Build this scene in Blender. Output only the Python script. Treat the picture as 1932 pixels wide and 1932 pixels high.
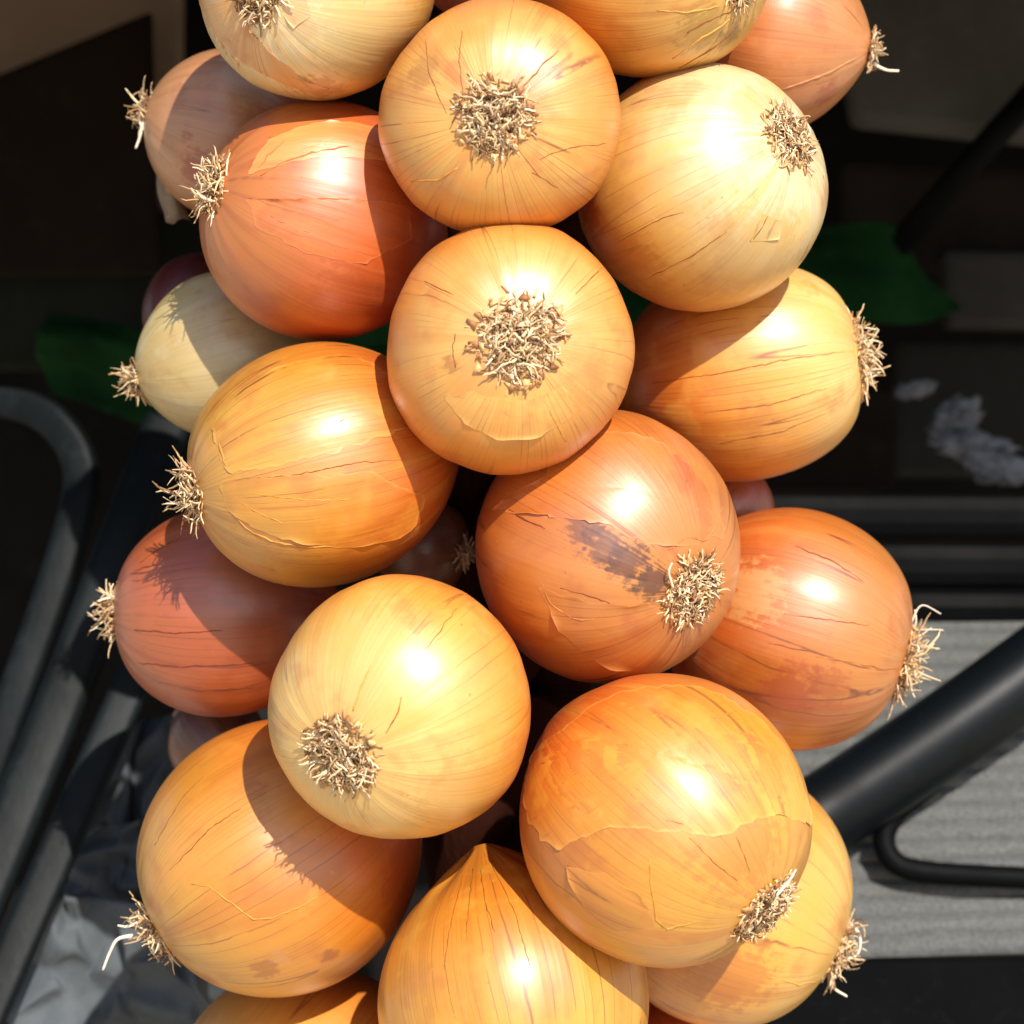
import bpy, math, random
import numpy as np
from mathutils import Vector, Matrix, noise as mnoise

# ------------------------------------------------------------------ scene, camera, sky, sun
sc = bpy.context.scene
for o in list(bpy.data.objects): bpy.data.objects.remove(o)
C = sc.collection
PITCH = math.radians(10)
D0 = 0.60                                    # camera to the front plane of the bunch
HALF = 0.14                                  # half frame size on that plane (28 cm of bunch)
TAN = HALF / D0
RIGHT = Vector((1, 0, 0))
FWD = Vector((0, math.cos(PITCH), -math.sin(PITCH)))
UP = Vector((0, math.sin(PITCH), math.cos(PITCH)))
CAM = -FWD * D0

cd = bpy.data.cameras.new('camera'); cam = bpy.data.objects.new('camera', cd); C.objects.link(cam)
cam.location = CAM; cam.rotation_euler = (math.pi / 2 - PITCH, 0, 0)
cd.angle = 2 * math.atan(TAN); cd.clip_start = .01; cd.clip_end = 200
cd.dof.use_dof = True; cd.dof.focus_distance = D0 + .005; cd.dof.aperture_fstop = 13.0
sc.camera = cam

SUN_CAM = Vector((.27, .57, .78)).normalized()     # towards the sun: right, up, towards viewer
SUN = (RIGHT * SUN_CAM.x + UP * SUN_CAM.y - FWD * SUN_CAM.z).normalized()
sl = bpy.data.lights.new('sun', 'SUN'); sun = bpy.data.objects.new('sun', sl); C.objects.link(sun)
sl.energy = 4.9; sl.angle = math.radians(.6); sl.color = (1, .945, .86)
sun.location = SUN * 5; sun.rotation_euler = SUN.to_track_quat('Z', 'Y').to_euler()

w = bpy.data.worlds.new('World'); sc.world = w; w.use_nodes = True
wn = w.node_tree.nodes; wl = w.node_tree.links
bg = wn['Background']; sky = wn.new('ShaderNodeTexSky'); sky.sky_type = 'NISHITA'; sky.sun_disc = False
sky.sun_elevation = math.asin(SUN.z); sky.sun_rotation = math.atan2(SUN.x, SUN.y)
wl.new(sky.outputs[0], bg.inputs[0]); bg.inputs[1].default_value = .12
vs = sc.view_settings
vs.view_transform = 'Standard'; vs.look = 'None'; vs.gamma = 1; vs.exposure = 0.42; vs.use_curve_mapping = False
sc.cycles.max_bounces = 8; sc.cycles.diffuse_bounces = 5; sc.cycles.glossy_bounces = 2; sc.cycles.caustics_reflective = False; sc.cycles.caustics_refractive = False

# ------------------------------------------------------------------ helpers
W = 1932.0
def at(px, py, dep):
    """point seen at px,py (photo 1932 wide), dep metres behind the front plane"""
    k = D0 + dep
    return CAM + k * (FWD + RIGHT * ((px / W - .5) * 2 * TAN) + UP * ((.5 - py / W) * 2 * TAN))
def size(px, dep): return px / W * 2 * TAN * (D0 + dep)
def camdir(x, y, z): return (RIGHT * x + UP * y - FWD * z).normalized()
def srgb(r, g, b):
    f = lambda c: (c / 255 / 12.92) if c / 255 <= .04045 else ((c / 255 + .055) / 1.055) ** 2.4
    return (f(r), f(g), f(b))
def mix3(a, b, t): return tuple(a[i] * (1 - t) + b[i] * t for i in range(3))
def tag(o, label=None, cat=None, group=None, kind=None):
    if label: o['label'] = label
    if cat: o['category'] = cat
    if group: o['group'] = group
    if kind: o['kind'] = kind
    return o
def mesh(name, V, F, mat, parent=None, smooth=True):
    me = bpy.data.meshes.new(name); me.from_pydata([tuple(v) for v in V], [], F); me.update()
    if smooth: me.polygons.foreach_set('use_smooth', [True] * len(me.polygons))
    o = bpy.data.objects.new(name, me); C.objects.link(o); me.materials.append(mat)
    if parent: o.parent = parent
    return o
def empty(name, M):
    o = bpy.data.objects.new(name, None); C.objects.link(o); o.matrix_world = M; o.empty_display_size = .01
    return o
def tube(V, F, pts, radii, n=8, flat=1.0, cap=True, upv=None, sq=1.0):
    """append a tapered tube along pts to V,F; flat squeezes the section along the second axis"""
    pts = [Vector(p) for p in pts]; b = len(V); m = len(pts)
    ref = Vector(upv) if upv else Vector((.3, .5, .81))
    for i, p in enumerate(pts):
        t = (pts[min(i + 1, m - 1)] - pts[max(i - 1, 0)]).normalized()
        a = t.cross(ref)
        if a.length < 1e-4: a = t.cross(Vector((1, 0, 0)))
        a.normalize(); c = a.cross(t).normalized()
        for k in range(n):
            th = 2 * math.pi * k / n
            cs, sn = math.cos(th), math.sin(th)
            V.append(p + radii[i] * (a * math.copysign(abs(cs) ** sq, cs) + c * math.copysign(abs(sn) ** sq, sn) * flat))
    for i in range(m - 1):
        for k in range(n):
            F.append((b + i * n + k, b + i * n + (k + 1) % n, b + (i + 1) * n + (k + 1) % n, b + (i + 1) * n + k))
    if cap:
        F.append(tuple(b + k for k in range(n))[::-1]); F.append(tuple(b + (m - 1) * n + k for k in range(n)))
def spline(pts, per=8):
    """Catmull-Rom through pts"""
    P = [Vector(p) for p in pts]; P = [2 * P[0] - P[1]] + P + [2 * P[-1] - P[-2]]; out = []
    for i in range(1, len(P) - 2):
        for k in range(per):
            t = k / per
            out.append(.5 * ((2 * P[i]) + (P[i + 1] - P[i - 1]) * t + (2 * P[i - 1] - 5 * P[i] + 4 * P[i + 1] - P[i + 2]) * t * t
                             + (3 * P[i] - P[i - 1] - 3 * P[i + 1] + P[i + 2]) * t ** 3))
    out.append(P[-2]); return out

# ------------------------------------------------------------------ materials
class NT:
    def __init__(s, name):
        s.m = bpy.data.materials.new(name); s.m.use_nodes = True; s.t = s.m.node_tree; s.n = s.t.nodes
        s.b = s.n['Principled BSDF']
    def new(s, typ, **kw):
        nd = s.n.new(typ)
        for k, v in kw.items(): setattr(nd, k, v)
        return nd
    def set(s, inp, v):
        if hasattr(v, 'is_output') or isinstance(v, bpy.types.NodeSocket): s.t.links.new(v, inp)
        else: inp.default_value = v
    def math(s, op, a, b=0.0, c=0.0, clamp=False):
        nd = s.new('ShaderNodeMath', operation=op, use_clamp=clamp)
        s.set(nd.inputs[0], a); s.set(nd.inputs[1], b)
        if op in ('MULTIPLY_ADD', 'SMOOTH_MIN', 'SMOOTH_MAX', 'COMPARE'): s.set(nd.inputs[2], c)
        return nd.outputs[0]
    def vmath(s, op, a, b=None, scale=None):
        nd = s.new('ShaderNodeVectorMath', operation=op); s.set(nd.inputs[0], a)
        if b is not None: s.set(nd.inputs[1], b)
        if scale is not None: s.set(nd.inputs['Scale'], scale)
        return nd.outputs['Value'] if op in ('LENGTH', 'DISTANCE', 'DOT_PRODUCT') else nd.outputs[0]
    def noise(s, vec, scale=1.0, detail=2.0, rough=.5, dist=0.0):
        nd = s.new('ShaderNodeTexNoise'); s.set(nd.inputs['Vector'], vec)
        nd.inputs['Scale'].default_value = scale; nd.inputs['Detail'].default_value = detail
        nd.inputs['Roughness'].default_value = rough; nd.inputs['Distortion'].default_value = dist
        return nd.outputs['Fac']
    def step(s, x, lo, hi):
        nd = s.new('ShaderNodeMapRange', interpolation_type='SMOOTHSTEP'); s.set(nd.inputs['Value'], x)
        s.set(nd.inputs['From Min'], lo); s.set(nd.inputs['From Max'], hi)
        return nd.outputs['Result']
    def mix(s, f, a, b, blend='MIX'):
        nd = s.new('ShaderNodeMix', data_type='RGBA', blend_type=blend); s.set(nd.inputs[0], f)
        for i, v in ((6, a), (7, b)): s.set(nd.inputs[i], v if not isinstance(v, tuple) else (*v[:3], 1))
        return nd.outputs[2]
    def bump(s, h, strength, dist, normal=None):
        nd = s.new('ShaderNodeBump'); s.set(nd.inputs['Height'], h)
        nd.inputs['Strength'].default_value = strength; nd.inputs['Distance'].default_value = dist
        if normal is not None: s.t.links.new(normal, nd.inputs['Normal'])
        return nd.outputs[0]

def skin(name, R, root, mid, neck, seed, vein=.6, streak=.5, rough=.49, stains_sheen=(), speck=.6, dull=0.0, latshift=0.0):
    """onion skin: meridian streaks and veins, mottling, specks, stain and painted sheen patches of their own shape, pale torn edge"""
    s = NT(name); b = s.b
    tc = s.new('ShaderNodeTexCoord')
    q = s.vmath('SCALE', tc.outputs['Object'], scale=1 / R)
    sep = s.new('ShaderNodeSeparateXYZ'); s.t.links.new(q, sep.inputs[0]); z = sep.outputs[2]
    cb = s.new('ShaderNodeCombineXYZ'); s.set(cb.inputs[0], sep.outputs[0]); s.set(cb.inputs[1], sep.outputs[1])
    d = s.vmath('NORMALIZE', cb.outputs[0])
    n3 = s.noise(s.vmath('ADD', q, (seed * 1.7, 0, 5)), 2.1, 3, .6)
    def polar(F, zs, off, wob=.10):
        v = s.vmath('SCALE', d, scale=F)
        c2 = s.new('ShaderNodeCombineXYZ'); s.set(c2.inputs[2], s.math('MULTIPLY', z, zs)); s.set(c2.inputs[0], off)
        if wob: s.set(c2.inputs[1], s.math('MULTIPLY', n3, F * wob))
        return s.vmath('ADD', v, c2.outputs[0])
    n1 = s.noise(polar(4.0, .55, seed), 1, 2, .6)
    n2 = s.noise(polar(24.0, 1.3, seed + 9, 0), 1, 1, .55)
    n4 = s.noise(s.vmath('ADD', q, (0, seed, 2)), 13, 2, .65)
    zz = s.math('ADD', s.math('MULTIPLY_ADD', s.math('SUBTRACT', n3, .5), .9, z), latshift)
    col = s.mix(s.step(zz, -.85, .15), neck, mid)
    col = s.mix(s.step(zz, .0, .92), col, root)
    dk = tuple((c * k) for c, k in zip(mid, (.74, .50, .32)))
    lt = tuple(min(.9, c * k + .015) for c, k in zip(mid, (1.12, 1.25, 1.45)))
    col = s.mix(s.math('MULTIPLY', s.step(n1, .5, .70), streak), col, dk)
    col = s.mix(s.math('MULTIPLY', s.step(n1, .46, .30), .6), col, lt)
    col = s.mix(s.math('MULTIPLY', s.step(n2, .58, .75), .18 * (.5 + streak)), col, dk)
    col = s.mix(s.math('MULTIPLY', s.step(n2, .44, .25), .16), col, lt)
    col = s.mix(s.math('MULTIPLY', s.step(n3, .52, .70), .5), col, dk)
    col = s.mix(s.math('MULTIPLY', s.step(n3, .47, .32), .55), col, lt)
    # thin dark veins, broken up
    nv = s.noise(polar(3.1, .06, seed + 31, .03), 1, 0, .5)
    ln = s.math('SUBTRACT', 1.0, s.step(s.math('ABSOLUTE', s.math('SUBTRACT', s.math('FRACT', s.math('MULTIPLY', nv, 13.0)), .5)), .0, .055))
    ln = s.math('MULTIPLY', ln, s.step(n3, .36, .52))
    vc = tuple(c * k for c, k in zip(mid, (.40, .28, .22)))
    col = s.mix(s.math('MULTIPLY', ln, min(1, vein * 1.35)), col, vc)
    # specks and scuffs
    col = s.mix(s.math('MULTIPLY', s.step(n4, .72, .79), speck), col, tuple(c * k for c, k in zip(mid, (.42, .33, .3))))
    col = s.mix(s.math('MULTIPLY', s.step(n4, .36, .24), .4), col, lt)
    for k, (sd, sz, scol, st) in enumerate(stains_sheen):
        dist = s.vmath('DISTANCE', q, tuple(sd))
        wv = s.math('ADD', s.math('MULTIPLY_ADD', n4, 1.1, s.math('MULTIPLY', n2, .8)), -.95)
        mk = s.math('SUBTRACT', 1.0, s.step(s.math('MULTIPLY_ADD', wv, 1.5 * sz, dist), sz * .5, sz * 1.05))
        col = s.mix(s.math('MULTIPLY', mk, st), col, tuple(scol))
    at_ = s.new('ShaderNodeAttribute', attribute_name='torn_edge')
    col = s.mix(s.math('MULTIPLY', at_.outputs['Fac'], .75), col, tuple(min(.85, c * k + .05) for c, k in zip(mid, (1.2, 1.5, 2.2))))
    s.t.links.new(col, b.inputs['Base Color'])
    s.set(b.inputs['Roughness'], s.math('MULTIPLY_ADD', n3, .18, rough - .09))
    b.inputs['Coat Weight'].default_value = .55 * (1 - dull); b.inputs['Coat Roughness'].default_value = .30
    b.inputs['Specular IOR Level'].default_value = 1.0 * (1 - dull)
    s.t.links.new(s.bump(n2, .13, .0008), b.inputs['Normal'])
    return s.m

def island(name, cols, rough=.8):
    """each strand takes its own tone"""
    s = NT(name); g = s.new('ShaderNodeNewGeometry')
    r = s.new('ShaderNodeValToRGB'); s.t.links.new(g.outputs['Random Per Island'], r.inputs[0])
    e = r.color_ramp.elements; e[0].position = 0; e[0].color = (*cols[0], 1); e[1].position = 1; e[1].color = (*cols[-1], 1)
    for i in range(1, len(cols) - 1):
        el = e.new(i / (len(cols) - 1)); el.color = (*cols[i], 1)
    s.t.links.new(r.outputs[0], s.b.inputs['Base Color']); s.b.inputs['Roughness'].default_value = rough
    return s.m

def plain(name, col, rough=.6, var=.25, scale=30, bump=.15, spec=.5, col2=None, dist=.001, stretch=(1, 1, 1)):
    s = NT(name); tc = s.new('ShaderNodeTexCoord')
    v = s.vmath('MULTIPLY', tc.outputs['Object'], tuple(stretch))
    n = s.noise(v, scale, 5, .6); n2 = s.noise(v, scale * 6, 3, .6)
    c2 = col2 or tuple(c * (1 - var) for c in col)
    cc = s.mix(s.step(n, .35, .68), col, c2)
    cc = s.mix(s.math('MULTIPLY', s.step(n2, .55, .75), var), cc, tuple(min(.9, c * 1.5 + .004) for c in col))
    s.t.links.new(cc, s.b.inputs['Base Color'])
    s.set(s.b.inputs['Roughness'], s.math('MULTIPLY_ADD', n, .2, rough - .1))
    s.b.inputs['Specular IOR Level'].default_value = spec
    s.t.links.new(s.bump(s.math('ADD', n2, n), bump, dist), s.b.inputs['Normal'])
    return s.m

M_ROOT = island('root_fibre', [srgb(92, 56, 28), srgb(190, 150, 100), srgb(228, 202, 158), srgb(128, 84, 46), srgb(240, 224, 190), srgb(206, 170, 122), srgb(110, 70, 38)])
M_ROOTW = plain('long_root', srgb(240, 226, 200), .75, .2, 200)
M_FRILL = island('torn_skin', [srgb(120, 72, 38), srgb(196, 140, 84), srgb(226, 190, 130), srgb(160, 92, 48)], .6)
M_PLATE = plain('root_plate', srgb(96, 58, 30), .9, .5, 300, .8)
M_STALK_SHADE = plain('shade_dark_stalk', (.030, .008, .004), .9, .5, 60, .6, spec=.05, stretch=(1, 1, .15))  # darkened to paint the shade in the gaps between onions

# ------------------------------------------------------------------ the setting behind the bunch
M_GROUND = plain('paving', (.55, .46, .34), .9, .3, 3, .3)
g = mesh('ground', [(-60, -60, -1.0), (60, -60, -1.0), (60, 60, -1.0), (-60, 60, -1.0)], [(0, 1, 2, 3)], M_GROUND); tag(g, kind='structure')

def slab(name, quad, thick, mat, parent=None, bev=.003):
    """a board: four points (seen clockwise from top-left), thickness away from the viewer, bevelled"""
    import bmesh
    q = [Vector(p) for p in quad]
    n = (q[1] - q[0]).cross(q[3] - q[0]).normalized()
    if n.dot(FWD) < 0: n = -n
    V = q + [p + n * thick for p in q]
    F = [(0, 1, 2, 3), (7, 6, 5, 4), (0, 4, 5, 1), (1, 5, 6, 2), (2, 6, 7, 3), (3, 7, 4, 0)]
    bm = bmesh.new(); vs_ = [bm.verts.new(v) for v in V]
    for f in F: bm.faces.new([vs_[i] for i in f])
    bmesh.ops.recalc_face_normals(bm, faces=bm.faces)
    if bev: bmesh.ops.bevel(bm, geom=bm.edges[:], offset=bev, segments=2, affect='EDGES', profile=.6)
    me = bpy.data.meshes.new(name); bm.to_mesh(me); bm.free()
    o = bpy.data.objects.new(name, me); C.objects.link(o); me.materials.append(mat)
    if parent: o.parent = parent
    return o
def quadpx(pts, dep):
    deps = dep if isinstance(dep, (list, tuple)) else [dep] * 4
    return [at(p[0], p[1], d) for p, d in zip(pts, deps)]

M_DARK = plain('dark_panel', (.006, .005, .0045), .8, .4, 14, .2, spec=.1)
M_DKG = plain('charcoal_panel', (.075, .073, .066), .7, .25, 20, .25, spec=.2)
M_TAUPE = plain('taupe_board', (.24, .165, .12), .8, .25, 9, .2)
M_BROWN = plain('dark_brown', (.013, .008, .005), .85, .4, 12, .2, spec=.1)
M_GREEN = plain('green_cloth', (.007, .034, .009), .9, .5, 22, .3, spec=.05)
M_BLACKGLOSS = plain('black_plastic', (.003, .003, .0035), .6, .3, 30, .12, spec=.06)
M_TUBE = plain('black_tube', (.003, .0045, .006), .42, .3, 26, .06, spec=.18)
M_BAR = plain('grey_black_rail', (.006, .0085, .0095), .5, .5, 25, .25, spec=.11, stretch=(1, 1, .4))
M_BAG = plain('grey_plastic', (.095, .108, .12), .75, .3, 30, .4, spec=.15)
M_RAG = plain('grey_rag', (.20, .20, .215), .8, .5, 60, .5)

o = slab('back_panel', quadpx([(-1500, -1500), (3400, -1500), (3400, 3400), (-1500, 3400)], .62), .02, M_DARK, bev=0); tag(o, kind='structure')
o = slab('unseen_shade_slab', [(-.9, .115, .182), (.9, .115, .182), (.9, 1.0, .25), (-.9, 1.0, .25)], .02, M_DARK, bev=0); tag(o, kind='structure')  # unseen slab added above the frame to shade the upper background

# upper left: taupe board with a dark brown slab in front of it
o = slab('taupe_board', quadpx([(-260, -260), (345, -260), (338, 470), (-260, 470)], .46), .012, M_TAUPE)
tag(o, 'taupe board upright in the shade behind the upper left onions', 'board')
o = slab('brown_slab', quadpx([(-260, 245), (286, 18), (300, 520), (-260, 520)], .40), .006, M_BROWN)
tag(o, 'dark brown slab with a slanting top edge in front of the taupe board', 'card')

def cloth(name, poly, dep, mat, amp=.012, n=36, seed=0, parent=None, ridge=False, freq=14, flat=False):
    """four-cornered sheet with folds; two skins so that it has thickness"""
    P = [at(*p, dep if not isinstance(dep, (list, tuple)) else dep[i]) for i, p in enumerate(poly)]
    V = []; F = []
    for j in range(n + 1):
        for i in range(n + 1):
            u, v = i / n, j / n
            p = (P[0] * (1 - u) + P[1] * u) * (1 - v) + (P[3] * (1 - u) + P[2] * u) * v
            qv = p * freq + Vector((seed, seed * 2.3, 0))
            h = mnoise.fractal(qv, .9, 2.1, 4)
            if ridge:
                ds, _ = mnoise.voronoi(qv * .9)
                h = (ds[1] - ds[0]) * 1.2 - .4 + .25 * mnoise.fractal(qv * 2.3, .8, 2, 3)
            ed = min(u, v, 1 - u, 1 - v)
            wob = Vector((mnoise.noise(qv * 1.7), 0, mnoise.noise(qv * 1.7 + Vector((9, 9, 9))))) * amp * .9
            V.append(p - FWD * h * amp + wob * (1 if ed < .25 else .4))
    m = len(V)
    for j in range(n):
        for i in range(n):
            a = j * (n + 1) + i; F.append((a, a + n + 1, a + n + 2, a + 1))
    V += [v + FWD * .0012 for v in V[:m]]
    F += [tuple(m + k for k in f[::-1]) for f in F[:]]
    e = [i for i in range(n + 1)] + [(j + 1) * (n + 1) - 1 for j in range(1, n + 1)] + [n * (n + 1) + i for i in range(n - 1, -1, -1)] + [j * (n + 1) for j in range(n - 1, 0, -1)]
    for k in range(len(e)):
        a, b_ = e[k], e[(k + 1) % len(e)]; F.append((a, b_, m + b_, m + a))
    return mesh(name, V, F, mat, parent, smooth=not flat)
o = cloth('green_cloth', [(60, 560), (1690, 440), (1840, 610), (100, 780)], .39, M_GREEN, .028, 40, 3, freq=9)
tag(o, 'dark green cloth stretched across behind the middle of the bunch', 'cloth')
o = slab('dark_sheet', quadpx([(-200, 380), (420, 400), (420, 690), (-200, 700)], .44), .02, plain('green_black', (.012, .014, .010), .8, .4, 12, .2, spec=.1))
tag(o, 'greenish black sheet above the green cloth at left', 'sheet')
# dark red onion of another bunch is built with the onions

# left: three dark rails
def rail(pts, wpx, dep, label, flat, mat=M_BAR):
    P = spline([at(x, y, d) for x, y, d in pts], 10)
    r = size(wpx / 2, dep); V = []; F = []
    tube(V, F, P, [r] * len(P), 28, flat, upv=-FWD, sq=.5)
    o = mesh('frame_rail', V, F, mat); tag(o, label, 'rail', 'dark rails leaning at the left')
    return o
rail([(-120, 752, .27), (20, 760, .27), (105, 800, .265), (152, 880, .26), (140, 985, .25), (88, 1150, .24), (20, 1340, .23), (-70, 1590, .22)], 66, .25, 'dark rail at far left with its top bent over in a hook', .8)
rail([(318, 800, .26), (285, 880, .25), (225, 1040, .23), (130, 1290, .21), (30, 1540, .19), (-80, 1810, .17)], 92, .22, 'straight broad dark rail between the hooked rail and the narrow rail', .7)
rail([(330, 1105, .21), (262, 1260, .2), (160, 1490, .18), (60, 1720, .16), (-40, 1950, .14)], 72, .18, 'narrow dark rail nearest the crumpled grey bag', .55)

# lower left: crumpled plastic bag
bag = empty('plastic_bag', Matrix.Translation(at(200, 1900, .16)))
tag(bag, 'crumpled blue grey plastic bag behind the lower left onions', 'bag')
inv = bag.matrix_world.inverted()
def crumple(poly, dep, amp, n, seed):
    """crumpled film: large tilted facets with sharp creases"""
    rr = random.Random(seed); P = [at(*p, dep) for p in poly]; V = []; F = []
    for j in range(n + 1):
        for i in range(n + 1):
            u, v = i / n, j / n
            if 0 < i < n: u += rr.uniform(-.42, .42) / n
            if 0 < j < n: v += rr.uniform(-.42, .42) / n
            p = (P[0] * (1 - u) + P[1] * u) * (1 - v) + (P[3] * (1 - u) + P[2] * u) * v
            V.append(p - FWD * (rr.uniform(-1, 1) * amp + amp * 2 * mnoise.noise(p * 22)) + RIGHT * rr.uniform(-1, 1) * amp * .4)
    for j in range(n):
        for i in range(n):
            a = j * (n + 1) + i; b_ = a + 1; c = a + n + 2; d = a + n + 1
            F += [(a, d, c), (a, c, b_)] if rr.random() < .5 else [(a, d, b_), (b_, d, c)]
    me = mesh('bag_fold', V, F, M_BAG, None, False)
    sub = me.modifiers.new('soft', 'SUBSURF'); sub.levels = 2; sub.render_levels = 2
    me.data.polygons.foreach_set('use_smooth', [True] * len(me.data.polygons))
    cr = me.data.attributes.new('crease_edge', 'FLOAT', 'EDGE'); cr.data.foreach_set('value', [rr.choice((0, 0, .5, .8)) for _ in me.data.edges])
    sol = me.modifiers.new('film', 'SOLIDIFY'); sol.thickness = .0008
    return me
for k, (poly, dep, amp, n, sd) in enumerate([
        ([(215, 1370), (500, 1320), (560, 2120), (20, 2120)], .235, .009, 11, 5),
        ([(190, 1560), (345, 1530), (440, 1850), (95, 1700)], .205, .010, 7, 12),
        ([(95, 1690), (300, 1700), (520, 2080), (-10, 2080)], .185, .009, 9, 23)]):
    p = crumple(poly, dep, amp, n, sd); p.parent = bag; p.matrix_parent_inverse = inv

# right, upper: charcoal panels with a black strut
o = slab('charcoal_panel', quadpx([(1560, -240), (2200, -240), (2200, 292), (1610, 232)], .40), .02, M_DKG, bev=.006)
tag(o, 'large charcoal panel in the upper right corner', 'panel', 'charcoal panels at the right')
o = slab('charcoal_panel', quadpx([(1590, 300), (2200, 330), (2200, 535), (1600, 500)], .46), .02, plain('brown_black_panel', (.020, .014, .011), .8, .4, 12, .2, spec=.1), bev=.006)
tag(o, 'brownish black panel under the large charcoal panel', 'panel', 'charcoal panels at the right')
o = slab('charcoal_panel', quadpx([(1780, 470), (2200, 480), (2200, 622), (1790, 616)], .43), .02, plain('dim_panel', (.038, .035, .033), .8, .3, 12, .2, spec=.1), bev=.004)
tag(o, 'narrow charcoal panel beside the green cloth at the right edge', 'panel', 'charcoal panels at the right')
o = slab('charcoal_panel', quadpx([(1690, 640), (2200, 648), (2200, 900), (1690, 900)], .47), .02, plain('near_black_panel', (.016, .016, .014), .8, .3, 12, .2, spec=.1), bev=.004)  # mottled near-black panel
tag(o, 'near black panel behind the grey crumpled rags', 'panel', 'charcoal panels at the right')
V = []; F = []
P = [at(2010, 110, .37), at(1860, 275, .38), at(1690, 470, .39)]
tube(V, F, P, [size(26, .38)] * 3, 10, .6, upv=-FWD)
tag(mesh('strut', V, F, M_BLACKGLOSS), 'thin black strut slanting across the charcoal panels', 'strut')

# right, middle: dark box, rags, black rails
o = slab('dark_box', quadpx([(1380, 720), (1690, 735), (1690, 925), (1380, 925)], .34), .08, M_BROWN, bev=.003)
tag(o, 'dark brown box behind the golden onion at the right', 'box')
random.seed(4)
rags = [(1728, 735, 46, 18, -.25, .36, 'small flat grey scrap nearest the white root tuft'),
        (1800, 790, 62, 40, -.5, .36, 'crumpled grey rag uppermost of the right heap'),
        (1836, 842, 88, 34, .12, .35, 'long crumpled grey rag in the middle of the right heap'),
        (1885, 882, 76, 36, .1, .34, 'crumpled grey rag lowest of the right heap')]
for (x, y, a, b_, rot, dep, lab) in rags:
    V = []; F = []; n = 30; m = 22; c = at(x, y, dep); ra = size(a, dep); rb = size(b_, dep)
    for j in range(m + 1):
        for i in range(n):
            ph = math.pi * j / m; th = 2 * math.pi * i / n
            d = Vector((math.sin(ph) * math.cos(th), math.sin(ph) * math.sin(th), math.cos(ph)))
            ds, _ = mnoise.voronoi(d * 2.4 + Vector((x, y, 0)))
            k = .72 + .55 * (ds[1] - ds[0]) + .25 * mnoise.fractal(d * 3 + Vector((x, 0, 0)), .8, 2, 4)
            u, v = d.x * ra * k, d.y * rb * k
            V.append(c + RIGHT * (u * math.cos(rot) + v * math.sin(rot)) + UP * (v * math.cos(rot) - u * math.sin(rot)) - FWD * d.z * rb * .8 * k)
    for j in range(m):
        for i in range(n): F.append((j * n + i, (j + 1) * n + i, (j + 1) * n + (i + 1) % n, j * n + (i + 1) % n))
    tag(mesh('rag', V, F, M_RAG), lab, 'rag', 'grey rags heaped at the right')
for (y0, y1, dep, lab) in [(930, 1010, .31, 'upper black beam running off to the right under the rags'),
                           (1022, 1105, .28, 'middle black beam running off to the right'),
                           (1112, 1172, .265, 'lower black beam just above the grey ribbed mat')]:
    o = slab('black_beam', quadpx([(1330, y0), (2200, y0 + 6), (2200, y1 + 6), (1330, y1)], dep), .03, M_BLACKGLOSS, bev=.006)
    tag(o, lab, 'beam', 'black beams at the right')

# right, lower: ribbed grey mat, thick and thin black tubes, black ledge
s = NT('ribbed_mat'); tc = s.new('ShaderNodeTexCoord')
nn = s.noise(s.vmath('MULTIPLY', tc.outputs['Object'], (1, 1, 2.5)), 900, 3, .7); n2 = s.noise(tc.outputs['Object'], 40, 3)
cc = s.mix(s.step(nn, .35, .65), (.045, .047, .044), (.17, .172, .165)); cc = s.mix(s.math('MULTIPLY', n2, .5), cc, (.075, .077, .073))
s.t.links.new(cc, s.b.inputs['Base Color']); s.b.inputs['Roughness'].default_value = .85
s.t.links.new(s.bump(nn, .5, .001), s.b.inputs['Normal']); M_MAT = s.m
A0, A1, B0, B1 = at(1420, 1165, .27), at(2150, 1160, .27), at(1420, 1812, .20), at(2150, 1790, .20)
V = []; F = []; rows = 340; cols = 24; nrm = (A1 - A0).cross(B0 - A0).normalized()
if nrm.dot(FWD) > 0: nrm = -nrm
for j in range(rows + 1):
    for i in range(cols + 1):
        u, v = i / cols, j / rows
        p = (A0 * (1 - u) + A1 * u) * (1 - v) + (B0 * (1 - u) + B1 * u) * v
        rib = 2 * abs(math.sin(v * 19 * math.pi + .3 * mnoise.noise(p * 40))) ** .6 - 1
        V.append(p + nrm * (.0011 * rib + .0015 * mnoise.noise(p * 18)))
for j in range(rows):
    for i in range(cols):
        a = j * (cols + 1) + i; F.append((a, a + cols + 1, a + cols + 2, a + 1))
m_ = len(V); V += [v - nrm * .006 for v in V[:]]
e = list(range(cols + 1)) + [(j + 1) * (cols + 1) - 1 for j in range(1, rows + 1)] + [rows * (cols + 1) + i for i in range(cols - 1, -1, -1)] + [j * (cols + 1) for j in range(rows - 1, 0, -1)]
for k in range(len(e)): F.append((e[k], m_ + e[k], m_ + e[(k + 1) % len(e)], e[(k + 1) % len(e)]))
tag(mesh('ribbed_mat', V, F, M_MAT), 'grey ribbed mat behind the black tubes at lower right', 'mat')
o = slab('black_ledge', quadpx([(1350, 1806), (2200, 1790), (2200, 2200), (1350, 2200)], [.19, .19, .12, .12]), .02, M_BLACKGLOSS, bev=.004)
tag(o, 'black ledge along the bottom edge of the ribbed mat', 'ledge')
V = []; F = []
P = spline([at(2200, 1080, .225), at(1990, 1235, .222), at(1800, 1372, .215), at(1640, 1480, .21), at(1540, 1545, .207), at(1420, 1620, .2)], 10)
tube(V, F, P, [size(82, .18)] * len(P), 28)
tag(mesh('thick_tube', V, F, M_TUBE), 'thick matt black tube rising to the right edge', 'tube')
V = []; F = []
P = spline([at(1760, 1475, .22), at(1690, 1535, .215), at(1668, 1585, .21), at(1690, 1628, .207), at(1750, 1645, .206), at(1900, 1655, .205), at(2150, 1665, .205)], 12)
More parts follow.
